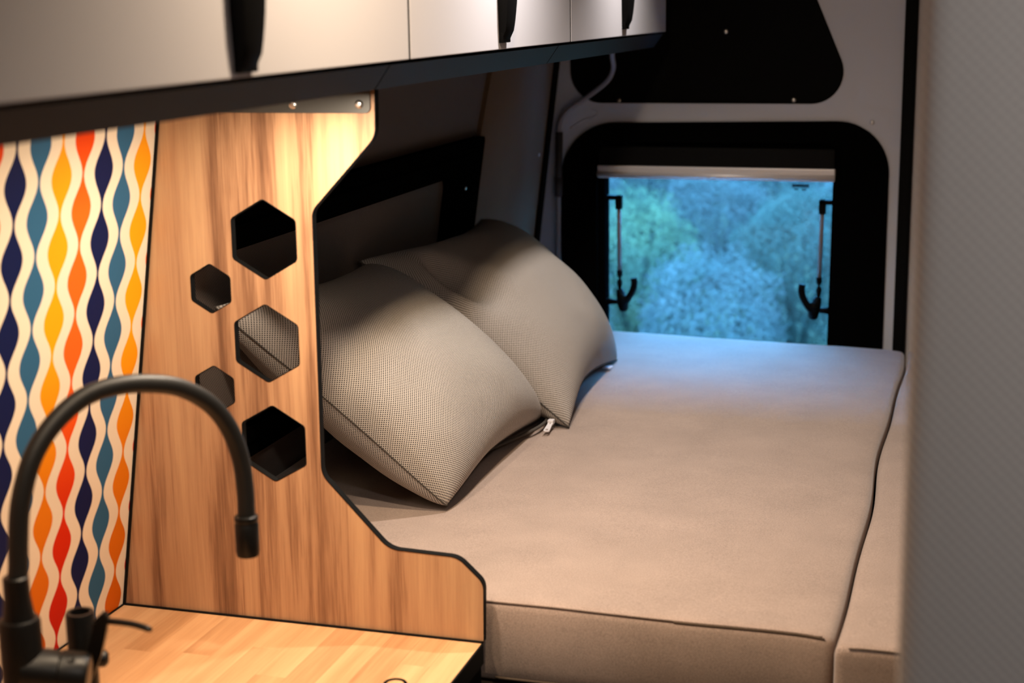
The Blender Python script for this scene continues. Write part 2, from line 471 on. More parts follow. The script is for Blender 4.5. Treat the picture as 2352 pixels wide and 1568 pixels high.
# left side window: frame and closed blind
win2 = tag(thing('window_2', (wx(-0.66), 2.5, -0.66), None, None), kind='structure')
YZ = lambda a, b, d: W(a, b, d)
fo = fillet([(1.825, -0.69), (3.19, -0.69), (3.19, -0.276), (1.825, -0.276)], [0.01, 0.05, 0.012, 0.01])
fi = fillet([(1.85, -0.635), (2.985, -0.635), (2.985, -0.342), (1.85, -0.342)], [0.01, 0.03, 0.03, 0.01])
obj('frame', plate(fo, [fi], -0.006, 0.016, YZ), 'frame_black', win2)
fm = fillet([(1.84, -0.66), (3.10, -0.66), (3.10, -0.306), (1.84, -0.306)], [0.01, 0.04, 0.03, 0.01])
obj('inner_frame', plate(fm, [fi], 0.016, 0.021, YZ), 'frame_black', win2)
obj('screw', lathe(W(3.075, -0.375, 0.0205), (1, 0, -.14), [(0.005, 0), (0.005, 0.002), (0.002, 0.003)], 12), 'steel', win2, True)
def uvplane(y0, y1, z0, z1, off):
    bm = bmesh.new(); uv = bm.loops.layers.uv.new('uv'); ny, nz = 24, 8; g = []
    for i in range(ny + 1):
        y = y0 + (y1 - y0) * i / ny
        g.append([bm.verts.new(W(y, z0 + (z1 - z0) * j / nz, off)) for j in range(nz + 1)])
    for i in range(ny):
        for j in range(nz):
            f_ = bm.faces.new((g[i][j], g[i + 1][j], g[i + 1][j + 1], g[i][j + 1]))
            for lp, (a, b) in zip(f_.loops, ((i, j), (i + 1, j), (i + 1, j + 1), (i, j + 1))):
                lp[uv].uv = (y0 + (y1 - y0) * a / ny, z0 + (z1 - z0) * b / nz)
    return bm
obj('blind_cloth', uvplane(1.83, 3.02, -0.66, -0.32, 0.002), 'blind', win2)

# rear door, painted metal with two openings
RY = 3.55
door_out = [(-1.12, -1.7), (-0.178, -1.7), (-0.178, 0.60), (-1.00, 0.60)]
up = fillet([(-0.935, 0.30), (-0.925, -0.229), (-0.268, -0.229), (-0.497, 0.30)], [0.02, 0.075, 0.07, 0.02], 12)
wo = fillet([(-0.950, -0.95), (-0.946, -0.275), (-0.200, -0.264), (-0.200, -0.95)], [0.10, 0.13, 0.115, 0.10], 14)
d1 = tag(thing('door_1', (-0.56, RY, -1.7), None, None), kind='structure')
obj('door_shell', plate(door_out, [up, wo], RY, RY + 0.035, XZ), 'paint', d1)
def lip_ring(loop, r):
    L = [Vector((p[0], RY + 0.001, p[1])) for p in loop]; L.append(L[0]); L.append(L[1])
    return tube(L, r, 8, caps=False)
obj('pressing', rim(up, RY - 0.002, RY + 0.004, XZ, 0.003), 'paint', d1)
tp = obj('upper_panel', plate(up, [], RY + 0.006, RY + 0.02, XZ), 'deep_black', d1, label='matt black board filling the top opening of the rear door')
for (sx, sz) in ((-0.811, -0.2235), (-0.413, -0.2205), (-0.567, -0.070)):
    obj('screw', lathe((sx, RY + 0.006, sz), (0, -1, 0), [(0.0055, 0), (0.0055, 0.002), (0.0025, 0.0035)], 12), 'steel', tp, True)
pp = fillet([(-0.268, -0.285), (-0.203, -0.285), (-0.205, -0.238), (-0.270, -0.236)], 0.008, 4)
obj('cover_plate', plate(pp, [], RY - 0.0015, RY, XZ), 'paint', d1)
obj('screw', lathe((-0.240, RY - 0.0015, -0.268), (0, -1, 0), [(0.005, 0), (0.005, 0.002), (0.002, 0.003)], 12), 'steel', d1, True)
# left corner pressing line
obj('corner_crease', tube(spline([(-0.925, RY - 0.0005, -0.288), (-0.893, RY - 0.0005, -0.268), (-0.868, RY - 0.0005, -0.262), (-0.862, RY - 0.0005, -0.250), (-0.875, RY - 0.0005, -0.243)], 5), 0.0016, 6), 'paint', d1, True)

# rear window in that door
win = tag(thing('window_1', (-0.575, RY + 0.03, -0.95), None, None), kind='structure')
def inset(loop, cx, cz, sx, sz): return [Vector((cx + (p[0] - cx) * sx, cz + (p[1] - cz) * sz)) for p in loop]
wg = fillet([(-0.846, -0.905), (-0.8465, -0.330), (-0.322, -0.330), (-0.326, -0.905)], 0.028, 8)
wmid = fillet([(-0.862, -0.925), (-0.862, -0.318), (-0.302, -0.314), (-0.302, -0.925)], 0.045, 8)
big = wo
obj('outer_frame', plate(big, [wmid], RY - 0.006, RY + 0.045, XZ), 'frame_black', win)
obj('inner_frame', plate(inset(wmid, -0.58, -.62, 1.01, 1.01), [wg], RY + 0.012, RY + 0.055, XZ), 'frame_black', win)
obj('glass_pane', plate(inset(wg, -0.58, -0.62, 1.015, 1.015), [], RY + 0.062, RY + 0.065, XZ, sides=False), 'glass', win)
cas = obj('blind_cassette', box(-0.858, -0.318, RY - 0.004, RY + 0.022, -0.375, -0.328, 0.004), 'black_edge', win)
bar = obj('blind_bar', box(-0.859, -0.3165, RY - 0.010, RY + 0.010, -0.4005, -0.3715, 0.003), 'alu', win, label='brushed silver pull bar')
obj('bar_ridge', tube([(-0.8585, RY - 0.010, -0.3915), (-0.317, RY - 0.010, -0.3915)], 0.0062, 12), 'alu', bar, True)
obj('glass_seal', rim(wg[::-1], RY + 0.050, RY + 0.060, XZ, 0.003), 'black_edge', win)
def strut(sx, side):
    y = RY + 0.030
    x1 = sx; ed = -0.846 if side < 0 else -0.324
    s = obj('stay_arm', tube([(x1, y, -0.458), (x1 + (0.002 if side < 0 else -0.003), y, -0.628)], 0.0052, 12), 'stay', win, True, label='grey telescopic tube of the window stay')
    xb = x1 + (0.002 if side < 0 else -0.003)
    obj('top_bracket', join(box(min(ed, x1 + 0.006 * -side) if side < 0 else x1 - 0.007, max(ed, x1 + 0.007) if side < 0 else ed + 0.004, y - 0.008, y + 0.008, -0.4555, -0.4445, 0.002), box(x1 - 0.0078, x1 + 0.0078, y - 0.008, y + 0.008, -0.477, -0.4445, 0.002)), 'black', s)
    obj('end_collar', lathe((xb, y, -0.622), (0, 0, -1), [(0.0065, 0), (0.007, 0.004), (0.0065, 0.014), (0.003, 0.018), (0.003, 0.022), (0.006, 0.026), (0.0065, 0.032), (0.004, 0.042), (0.0045, 0.048)], 14), 'black', s, True)
    cx = xb - side * 0.010
    # pivot body with thumb lever
    obj('pivot_knob', join(join(tube([(xb, y - 0.002, -0.668), (xb - side * 0.004, y - 0.004, -0.682), (cx, y - 0.006, -0.700), (cx, y - 0.006, -0.712)], [0.008, 0.0115, 0.0135, 0.0115], 14), lathe((cx, y - 0.016, -0.690), (0, -1, 0), [(0.012, -0.012), (0.012, 0), (0.008, 0.004)], 16)), lathe((cx, y - 0.004, -0.706), (0, 0, -1), [(0.011, 0), (0.0115, 0.008), (0.007, 0.014)], 14)), 'black', s, True)
    obj('hook_lever', tube(spline([(cx, y - 0.010, -0.700), (cx - side * 0.012, y - 0.012, -0.688), (cx - side * 0.024, y - 0.012, -0.668), (cx - side * 0.028, y - 0.012, -0.650), (cx - side * 0.026, y - 0.012, -0.638)], 5), [0.0090] * 6 + [0.0080] * 15, 12), 'black', s, True)
    obj('wall_arm', tube([(cx, y, -0.698), ((cx + ed) / 2, y, -0.699), (ed + side * 0.004, y, -0.699)], [0.008, 0.006, 0.0095], 12), 'black', s, True)
strut(-0.8165, -1); strut(-0.3455, 1)
# small dark stamp printed on the pane
st_ = bmesh.new()
for (a, b, c, d) in ((-0.418, -0.380, -0.4195, -0.4145), (-0.414, -0.404, -0.4275, -0.4245), (-0.396, -0.386, -0.4275, -0.4245), (-0.419, -0.379, -0.4225, -0.4205)):
    box(a, b, RY + 0.0605, RY + 0.0612, c, d, bm=st_)
obj('pane_stamp', st_, 'deep_black', win)

st(obj('trim_3', box(-0.178, -0.150, RY - 0.018, RY + 0.03, -1.7, 0.60, 0.006), 'black'))
st(obj('door_2', plate(fillet([(-0.156, -1.7), (0.95, -1.7), (0.95, 0.60), (-0.156, 0.60)], 0.01), [], RY, RY + 0.03, XZ), 'paint'))
st(obj('wall_rear', box(-1.35, -0.99, RY + 0.036, RY + 0.06, -1.9, 0.62), 'wallcloth'))

# ================================================================ OVERHEAD CABINETS
cab_specs = [
 (0.45, 1.7600, 0.45, 1.8155, 1.3655, 0.046, -0.0575, 'overhead locker with pale satin door above the patterned splashback'),
 (1.7640, 2.5300, 1.8225, 2.5915, 2.204, 0.043, -0.0525, 'overhead locker with pale satin door above the two cushions'),
 (2.5340, 3.408, 2.5985, 3.412, 3.000, 0.043, -0.0490, 'overhead locker with pale satin door closest to the rear door'),
]
for (b0, b1, f0, f1, hy, hw, hz, lab) in cab_specs:
    t = thing('overhead_locker', (-0.85, (b0 + b1) / 2, -0.099), lab, 'cabinet', 'overhead lockers')
    c = bmesh.new(); pr = [(-0.70, -0.066), (-0.70, 0.30), (-0.98, 0.30), (-0.998, -0.099), (-0.72, -0.099)]
    rows = [[c.verts.new((x, y, z)) for x, z in pr] for y in (b0 + 0.001, b1 - 0.001)]
    for k in range(5): c.faces.new((rows[0][k], rows[0][(k + 1) % 5], rows[1][(k + 1) % 5], rows[1][k]))
    c.faces.new(rows[0]); c.faces.new(rows[1][::-1])
    obj('carcass', c, 'deep_black', t)
    c = bmesh.new(); pr = [(-0.6795, -0.0705), (-0.7000, -0.0995), (-0.716, -0.0995), (-0.7000, -0.0690)]
    rows = [[c.verts.new((x, y, z)) for x, z in pr] for y in (b0, b1)]
    for k in range(4): c.faces.new((rows[0][k], rows[0][(k + 1) % 4], rows[1][(k + 1) % 4], rows[1][k]))
    c.faces.new(rows[0]); c.faces.new(rows[1][::-1])
    obj('light_valance', c, 'lip', t, label='dark slanted strip under the door')
    obj('gap_shade_strip', box(-0.705, -0.6757, f1 + 0.0002, f1 + 0.0068, -0.066, 0.30), 'frame_black', t, label='black strip added to darken the gap between two doors')  # added black filler, stands in for the dark of the open door gap
    d = obj('door', box(-0.697, -0.675, f0, f1, -0.066, 0.30, 0.0012), 'door', t, label='pale satin greige door')
    # strap handle: flat foot on the door, bowed blade, tapering towards the lower end
    h = bmesh.new(); rows = []
    n = 20
    for k in range(n + 1):
        s = k / n; z = hz + 0.26 * s
        bow = 0.013 * math.sin(PI * s) ** 0.4 if 0 < s < 1 else 0.0
        w2 = hw / 2 * (0.80 + 0.20 * min(1, s / 0.2) if s < 0.5 else 0.80 + 0.20 * min(1, (1 - s) / 0.2))
        xo = -0.675 + 0.004 + bow
        th = 0.007
        rows.append([h.verts.new(p) for p in ((xo, hy - w2, z), (xo + th * 0.4, hy - w2 * 0.8, z), (xo + th * 0.4, hy + w2 * 0.8, z), (xo, hy + w2, z), (-0.6755, hy + w2, z), (-0.6755, hy - w2, z))])
    for a, b in zip(rows, rows[1:]):
        for k in range(6): h.faces.new((a[k], a[(k + 1) % 6], b[(k + 1) % 6], b[k]))
    h.faces.new(rows[0]); h.faces.new(rows[-1][::-1])
    box(-0.676, -0.668, hy - hw * 0.42, hy + hw * 0.42, hz - 0.004, hz + 0.016, 0.0015, bm=h)
    obj('handle', h, 'black', d, True, label='black strap handle', angle=40)

# ================================================================ WOODEN PARTITION WITH HEXAGONS
PY0, PY1 = 1.800, 1.810
P_out = [(-0.7142, -0.0995), (-0.7156, -0.1589), (-0.8035, -0.2522), (-0.8050, -0.5959), (-0.7148, -0.6897), (-0.6208, -0.6924), (-0.5863, -0.7244), (-0.5883, -0.8050), (wx(-0.805) + 0.001, -0.805), (wx(-0.0995) + 0.001, -0.0995)]
P_rad = [0.004, 0.030, 0.022, 0.028, 0.035, 0.030, 0.022, 0.0, 0.0, 0.0]
outl = fillet(P_out, P_rad, 10)
holes = [hexagon(-0.8724, -0.2903, 0.0512), hexagon(-0.8750, -0.4256, 0.0512), hexagon(-0.8715, -0.5593, 0.0512), hexagon(-0.9510, -0.3567, 0.0322, 0.005), hexagon(-0.9528, -0.4910, 0.0316, 0.005)]
pt = thing('partition_board', (-0.85, 1.808, -0.805), 'upright wood-grain board with five hexagon cutouts between worktop and bed', 'partition')
obj('panel', plate(outl, holes, PY0, PY1, XZ, sides=False), 'wood', pt)
eb = rim(outl, PY0 - 0.0004, PY1 + 0.0004, XZ, 0.0012)
obj('edge_band', eb, 'black_edge', pt, label='black edge banding')
for H in holes: obj('hexagon_rim', rim(H, PY0 - 0.0003, PY1 + 0.0003, XZ, -0.0010), 'black_edge', pt, label='black lining of a hexagon cutout')
bk = fillet([(-0.960, -0.1305), (-0.7208, -0.1297), (-0.7208, -0.0998), (-0.960, -0.0998)], [0.002, 0.007, 0.0, 0.0], 6)
br = obj('steel_bracket', plate(bk, [], PY0 - 0.0030, PY0 - 0.0005, XZ), 'bracket', pt, label='dark grey steel bracket under the locker')
for (sx, sz) in ((-0.7347, -0.1190), (-0.8228, -0.1200), (-0.911, -0.1200)):
    s_ = lathe((sx, PY0 - 0.0030, sz), (0, -1, 0), [(0.0052, 0), (0.0052, 0.0012), (0.0040, 0.0026), (0.0022, 0.0030)], 18)
    box(sx - 0.0028, sx + 0.0028, PY0 - 0.0065, PY0 - 0.0058, sz - 0.0006, sz + 0.0006, bm=s_); box(sx - 0.0006, sx + 0.0006, PY0 - 0.0065, PY0 - 0.0058, sz - 0.0028, sz + 0.0028, bm=s_)
    obj('screw', s_, 'steel', br, True, angle=40)

# ================================================================ SPLASHBACK, WORKTOP, BASE UNIT
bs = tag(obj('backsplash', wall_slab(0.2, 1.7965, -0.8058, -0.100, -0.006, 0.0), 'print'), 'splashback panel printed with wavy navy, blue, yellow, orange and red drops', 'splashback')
j = bmesh.new()
bw = wall_slab(1.7965, 1.7998, -0.8055, -0.1, -0.003, 0.0035)
tag(obj('corner_joint', bw, 'black_edge', bs))
WT = -0.806
wt = thing('worktop', (-0.85, 1.0, WT - 0.03), 'light butcher-block kitchen worktop below the splashback', 'worktop')
XW0, XW1 = -1.112, -0.5905
nst = 13; sw = (XW1 - XW0) / nst
for i in range(nst):
    y = 1.7975; x0 = XW0 + sw * i
    first = True
    while y > 0.15:
        L = random.uniform(0.16, 0.42) if not first else random.uniform(0.08, 0.38)
        first = False
        y1 = max(0.15, y - L)
        obj('stave', box(x0 + 0.00008, x0 + sw - 0.00008, y1 + 0.00008, y - 0.00008, WT - 0.028, WT - random.uniform(0, 0.00006), 0.0002, 1), 'stave', wt)
        y = y1
obj('front_edge', box(XW1, XW1 + 0.0022, 0.15, 1.7985, WT - 0.028, WT - 0.0004), 'black_edge', wt, label='black front edging')
obj('rear_joint', box(-1.1120, -0.5895, 1.7965, 1.7999, WT - 0.001, WT + 0.0022), 'black_edge', wt)
obj('wall_joint', box(-1.1125, -1.1085, 0.15, 1.797, WT - 0.001, WT + 0.0018), 'black_edge', wt)
ring = bmesh.new(); rows = []
for k in range(40):
    a = 2 * PI * k / 40; ca, sa = math.cos(a), math.sin(a)
    rows.append([ring.verts.new((-0.6545 + ca * r, 1.6535 + sa * r, WT + z)) for r, z in ((0.0105, 0.0002), (0.0112, 0.0012), (0.0142, 0.0012), (0.0150, 0.0002))])
for k in range(40):
    a, b = rows[k], rows[(k + 1) % 40]
    for q in range(4): ring.faces.new((a[q], a[(q + 1) % 4], b[(q + 1) % 4], b[q]))
obj('grommet', ring, 'black', wt, True, label='thin black ring let into the worktop')
kb = thing('kitchen_unit', (-0.85, 1.0, -1.70), 'dark kitchen base unit under the light worktop', 'cabinet')
obj('carcass', box(-1.10, -0.604, 0.16, 1.799, -1.70, WT - 0.0285), 'deep_black', kb)
obj('side_panel', box(-1.10, -0.598, 1.800, 1.817, -1.70, -0.8055), 'black_edge', kb)
obj('door', box(-0.6035, -0.594, 0.62, 1.20, -1.62, WT - 0.034, 0.001), 'deep_black', kb)
obj('door', box(-0.6035, -0.594, 1.205, 1.795, -1.62, WT - 0.034, 0.001), 'deep_black', kb)

# ================================================================ FAUCET
fx, fy = -0.8905, 1.2508
fc = thing('faucet', (fx, fy, WT), 'matt black faucet with a high arched flexible hose', 'faucet')
Zb = Vector((0, 0, 1))
obj('column', lathe((fx, fy, WT), Zb, [(0.027, 0), (0.027, 0.006), (0.0215, 0.012), (0.0205, 0.05), (0.0205, 0.120), (0.0205, 0.215), (0.0190, 0.2185), (0.0170, 0.2195)]), 'matt_black', fc, True, angle=35)
obj('hose_socket', lathe((fx, fy, WT), Zb, [(0.0165, 0.216), (0.0150, 0.224), (0.0128, 0.242), (0.0126, 0.2615), (0.0108, 0.263)]), 'matt_black', fc, True, angle=35)
hp = [(fx, fy, -0.556), (-0.8888, 1.2545, -0.5340), (-0.8878, 1.2563, -0.5079), (-0.8850, 1.2618, -0.4693), (-0.8776, 1.2762, -0.4287), (-0.8657, 1.2997, -0.3988), (-0.8496, 1.3314, -0.3792), (-0.8324, 1.3653, -0.3751), (-0.8149, 1.3996, -0.3800), (-0.7983, 1.4324, -0.3915), (-0.7826, 1.4631, -0.4148), (-0.7719, 1.4843, -0.4463), (-0.7658, 1.4962, -0.4837), (-0.7639, 1.5000, -0.5196), (-0.7639, 1.5000, -0.5540)]
obj('hose', tube(spline(hp, 8), 0.0099, 20), 'hose', fc, True, label='black rubber swan-neck hose')
nz = obj('nozzle', lathe((-0.7642, 1.4995, -0.5500), (0, 0, -1), [(0.0105, 0), (0.0132, 0.0015), (0.0134, 0.006), (0.0126, 0.0072), (0.0126, 0.009), (0.0134, 0.0102), (0.0134, 0.042), (0.0128, 0.0435), (0.0128, 0.046), (0.0120, 0.0475)]), 'matt_black', fc, True, angle=35)
# side valve: barrel leaning towards the room with a cap, an indicator dot, lever plate and rod
vo = Vector((fx, fy, -0.6420)); va = Vector((0.90, 0.38, -0.16)).normalized()
vb = obj('valve_barrel', lathe(vo, va, [(0.0235, 0.0), (0.0235, 0.030), (0.0225, 0.034), (0.0225, 0.0345), (0.0240, 0.036), (0.0240, 0.058), (0.0215, 0.0635), (0.016, 0.065)]), 'matt_black', fc, True, angle=35)
obj('screw_cap', lathe(vo + va * 0.048 + Vector((0.25, -0.40, 0.88)).normalized() * 0.0236, Vector((0.25, -0.40, 0.88)), [(0.0045, 0), (0.0045, 0.0008), (0.003, 0.0004)], 16), 'matt_black', vb, True)
obj('side_post', lathe((-0.8765, 1.335, -0.706), (0, 0, 1), [(0.0150, 0), (0.0150, 0.0925), (0.0140, 0.0945), (0.0105, 0.0945), (0.0100, 0.086)], 26), 'matt_black', fc, True, angle=35)
lv = bmesh.new()
pl_ = [(-0.8416, 1.305, -0.6063), (-0.8282, 1.305, -0.5941), (-0.8230, 1.305, -0.5983), (-0.8269, 1.305, -0.6165), (-0.8343, 1.305, -0.6408), (-0.8523, 1.305, -0.6786), (-0.8729, 1.305, -0.6810), (-0.8520, 1.305, -0.6428), (-0.8435, 1.305, -0.6182)]
np_ = len(pl_)
for off in (0,):
    a = [lv.verts.new(Vector(p) + Vector((-0.002, 0.006, 0))) for p in pl_]; b = [lv.verts.new(Vector(p) + Vector((0.002, -0.006, 0))) for p in pl_]
    lv.faces.new(a); lv.faces.new(b[::-1])
    for k in range(np_): lv.faces.new((a[k], a[(k + 1) % np_], b[(k + 1) % np_], b[k]))
bmesh.ops.bevel(lv, geom=lv.edges[:], offset=0.002, segments=2, affect='EDGES')
lvo = obj('lever_plate', lv, 'matt_black', fc, True, angle=45)
obj('lever_rod', tube(spline([(-0.832, 1.304, -0.6045), (-0.812, 1.303, -0.6035), (-0.792, 1.302, -0.6040), (-0.7734, 1.300, -0.6065)], 5), [0.0033] * 14 + [0.0033, 0.0022], 12), 'matt_black', lvo, True)
obj('knob', lathe((-0.866, 1.330, -0.6610), (0.75, 0.6, -0.1), [(0.009, 0), (0.009, 0.016), (0.006, 0.019)], 18), 'matt_black', fc, True, angle=40)

# ================================================================ BED
BZ = -0.757
def wave_seam(y): return 0.0035 * math.sin(y * 6.1 + 0.6) + 0.0022 * math.sin(y * 13.0 + 2.0)
def warp_bed(p):
    q = p.copy()
    nb = noise.noise(Vector((p.x * 3.1, p.y * 2.7, 0.3))) * 0.0035 + noise.noise(Vector((p.x * 9, p.y * 8, 1.7))) * 0.0012
    if p.z > BZ - 0.05: q.z += nb
    e = max(0.0, 1 - abs(p.x + 0.144) / 0.12)
    q.x += wave_seam(p.y) * e
    e2 = max(0.0, 1 - abs(p.x + 0.144) / 0.05)
    q.z -= 0.004 * e2 * e2
    # the front face bellies out a little
    if p.y < 1.9: q.y -= 0.006 * math.sin(PI * min(1, max(0, (p.z - BZ + 0.11) / 0.11))) * max(0, 1 - (p.y - 1.822) / 0.06) * (1 if p.x > -0.58 else 0)
    # the far edge is a little askew
    if p.y > 3.2: q.y += (-(max(p.x, -0.84) + 0.5) * 0.088) * (p.y - 3.2) / 0.3
    return q
mt = thing('mattress', (-0.6, 2.6, BZ - 0.11), 'wide brown cloth mattress carrying the cushions', 'mattress')
obj('cover', soft_box(-1.098, -0.146, 1.822, 3.500, BZ - 0.112, BZ, 0.012, 60, 90, 6, warp_bed), 'bed', mt, True)
pts = [warp_bed(Vector((-0.345 + (0.20 - 0.012) * k / 60, 1.822 + 0.0022, BZ - 0.0040))) + Vector((0, -0.0006, 0.0006)) for k in range(61)]
obj('piping', tube(pts, 0.0012, 6), 'seam', mt, True, label='stitched front edge seam')
pts = [warp_bed(Vector((-0.60 + 0.44 * k / 60, 1.8252, BZ - 0.0026))) + Vector((0, -0.0009, 0.0010)) for k in range(61)]
obj('edge_roll', tube(pts, 0.0017, 8), 'bed', mt, True)
pts = [warp_bed(Vector((-0.58 + 0.425 * k / 60, 1.826, BZ - 0.105))) + Vector((0, -0.002, 0)) for k in range(61)]
obj('bottom_piping', tube(pts, 0.003, 6), 'seam', mt, True)
def warp_side(p):
    q = p.copy(); q.z += noise.noise(Vector((p.x * 4 + 5, p.y * 3, 0.9))) * 0.003
    e = max(0.0, 1 - abs(p.x + 0.143) / 0.10); q.x += wave_seam(p.y) * e
    e2 = max(0.0, 1 - abs(p.x + 0.143) / 0.05); q.z -= 0.003 * e2 * e2
    return q
sc_ = thing('side_cushion', (0.1, 2.6, BZ - 0.11), 'narrower brown bed cushion beyond the long wavy seam, beside the grey partition', 'cushion')
obj('cover', soft_box(-0.1425, 0.60, 1.792, 3.49, BZ - 0.112, BZ - 0.001, 0.013, 30, 90, 6, warp_side), 'bed', sc_, True)
obj('piping', tube([warp_side(Vector((-0.125 + 0.6 * k / 40, 1.7945, BZ - 0.0045))) + Vector((0, -0.0006, 0.0006)) for k in range(41)], 0.0012, 6), 'seam', sc_, True)
bb = thing('bed_base', (-0.4, 2.6, -1.70), 'dark bed platform under the mattress', 'bed base')
obj('slat_board', box(-1.08, 0.60, 1.835, 3.48, BZ - 0.140, BZ - 0.1185), 'base', bb)
obj('front_board', box(-0.59, 0.60, 1.90, 1.92, -1.70, BZ - 0.1405), 'deep_black', bb)
obj('side_board', box(-1.08, -1.06, 1.90, 3.48, -1.70, BZ - 0.1405), 'deep_black', bb)

# ================================================================ CUSHIONS
def cushion(A, B, C, D, tf, tb, cu, cv, seed, floor, n=64, dents=(), sag=0.0, blunt=0.035):
    A, B, C, D = map(Vector, (A, B, C, D))
    N = (B - A).cross(D - A).normalized()
    if N.x < 0: N = -N
    LU, LV = (B - A).length, (D - A).length
    ease = [math.sin((k / n - 0.5) * PI) for k in range(n + 1)]
    ease = [0.5 * e + 0.5 * (2 * k / n - 1) for k, e in enumerate(ease)]
    bm = bmesh.new(); uv = bm.loops.layers.uv.new('uv'); grids = []
    def base(u, vv):
        kk = 1 - blunt * abs(u * vv) ** 5
        u2 = u * (1 - cu * (1 - vv * vv)) * kk; v2 = vv * (1 - cv * (1 - u * u)) * kk
        s, t = (u2 + 1) / 2, (v2 + 1) / 2
        return (A * (1 - s) + B * s) * (1 - t) + (D * (1 - s) + C * s) * t
    def pt(u, vv, side):
        p = base(u, vv)
        q = max(0.0, (1 - abs(u) ** 2.6)) * max(0.0, (1 - abs(vv) ** 2.6))
        h = (tf if side > 0 else tb) * q ** 0.47
        # gathered wrinkles towards the edges
        ed = max(abs(u), abs(vv)); wr = max(0.0, ed - 0.45) * (1 - ed) * 4
        h += wr * 0.010 * noise.noise(Vector((u * 3.2 + seed, vv * 3.2, side * 2.0))) 
        h += 0.006 * q * noise.noise(Vector((u * 1.6 + seed * 2, vv * 1.6, side)))
        for (du, dv, su, sv, am) in dents:
            if side > 0: h -= am * math.exp(-((u - du) / su) ** 2 - ((vv - dv) / sv) ** 2) * min(1, q * 3)
        p = p + N * (h * (1 if side > 0 else -1))
        p.z -= sag * q * (0.5 - 0.5 * vv)
        if p.z < floor: p.z = floor + 0.0005 * (1 if side > 0 else 0)
        lim = wx(p.z) + 0.004
        if p.x < lim: p.x = lim
        return p
    for side in (1, -1):
        grids.append([[pt(ease[i], ease[k], side) for k in range(n + 1)] for i in range(n + 1)])
    arcs = []
    for g in grids:
        au = [[0.0] * (n + 1) for _ in range(n + 1)]; av = [[0.0] * (n + 1) for _ in range(n + 1)]; h2 = n // 2
        for a in range(n + 1):
            for b in range(h2, n): au[b + 1][a] = au[b][a] + (g[b + 1][a] - g[b][a]).length; av[a][b + 1] = av[a][b] + (g[a][b + 1] - g[a][b]).length
            for b in range(h2, 0, -1): au[b - 1][a] = au[b][a] - (g[b - 1][a] - g[b][a]).length; av[a][b - 1] = av[a][b] - (g[a][b - 1] - g[a][b]).length
        arcs.append((au, av))
    vs = {}
    def V(side, i, k):
        key = (0, i, k) if i in (0, n) or k in (0, n) else (side, i, k)
        if key not in vs: vs[key] = bm.verts.new(grids[0 if side > 0 else 1][i][k])
        return vs[key]
    for side in (1, -1):
        for i in range(n):
            for k in range(n):
                idx = ((i, k), (i + 1, k), (i + 1, k + 1), (i, k + 1))
                f_ = bm.faces.new([V(side, *q) for q in idx])
                for lp, (a, b) in zip(f_.loops, idx):
                    lp[uv].uv = (arcs[0 if side > 0 else 1][0][a][b], arcs[0 if side > 0 else 1][1][a][b])
    edge = [pt(ease[i], -1, 1) for i in range(n + 1)] + [pt(1, ease[k], 1) for k in range(1, n + 1)] + [pt(ease[i], 1, 1) for i in range(n - 1, -1, -1)] + [pt(-1, ease[k], 1) for k in range(n - 1, -1, -1)]
    return bm, edge, pt
FL = BZ + 0.0035
A1, B1, C1, D1 = (-0.755, 2.148, FL), (-0.752, 2.690, FL + 0.004), (-1.022, 2.500, -0.435), (-1.030, 1.935, -0.405)
p1 = thing('throw_pillow', (-0.85, 2.4, FL), 'front beige cushion in dotted weave, half behind the hexagon board', 'pillow', 'scatter cushions')
bm1, e1, pt1 = cushion(A1, B1, C1, D1, 0.105, 0.095, 0.06, 0.12, 3.0, FL)
pc1 = obj('pillow_cover', bm1, 'pillow', p1, True)
obj('seam', tube(e1, 0.0012, 6), 'pseam', p1, True, label='dark stitched edge seam')
# zip along the far bottom edge
zp = spline([(-0.800, 2.415, -0.7455), (-0.7790, 2.480, -0.7455), (-0.7600, 2.545, -0.7450), (-0.7440, 2.598, -0.7440), (-0.7390, 2.645, -0.7430), (-0.7450, 2.675, -0.7440)], 6)
zo = obj('zipper', tube(zp, 0.0030, 8), 'pseam', p1, True, label='zip with metal teeth')
za, zb_ = Vector((-0.7270, 2.640, -0.7420)), Vector((-0.7235, 2.580, -0.7490))
zd = (zb_ - za).normalized(); zs = Vector((1, 0.05, 0)).normalized(); zn = zs.cross(zd).normalized()
zpull = plate(fillet([(-0.0040, 0), (0.0040, 0), (0.0056, 0.045), (-0.0056, 0.045)], 0.0036, 5), [fillet([(-0.0026, 0.034), (0.0026, 0.034), (0.0028, 0.041), (-0.0028, 0.041)], 0.0022, 4), fillet([(-0.0018, 0.004), (0.0018, 0.004), (0.0018, 0.012), (-0.0018, 0.012)], 0.0012, 3)], -0.001, 0.001, lambda a, b, d: za + zs * a + zd * b + zn * d)
obj('zip_pull', zpull, 'alu', zo, label='silver zip pull')
obj('zip_slider', box(za.x - 0.006, za.x + 0.005, za.y - 0.006, za.y + 0.008, za.z - 0.004, za.z + 0.005, 0.002), 'alu', zo)

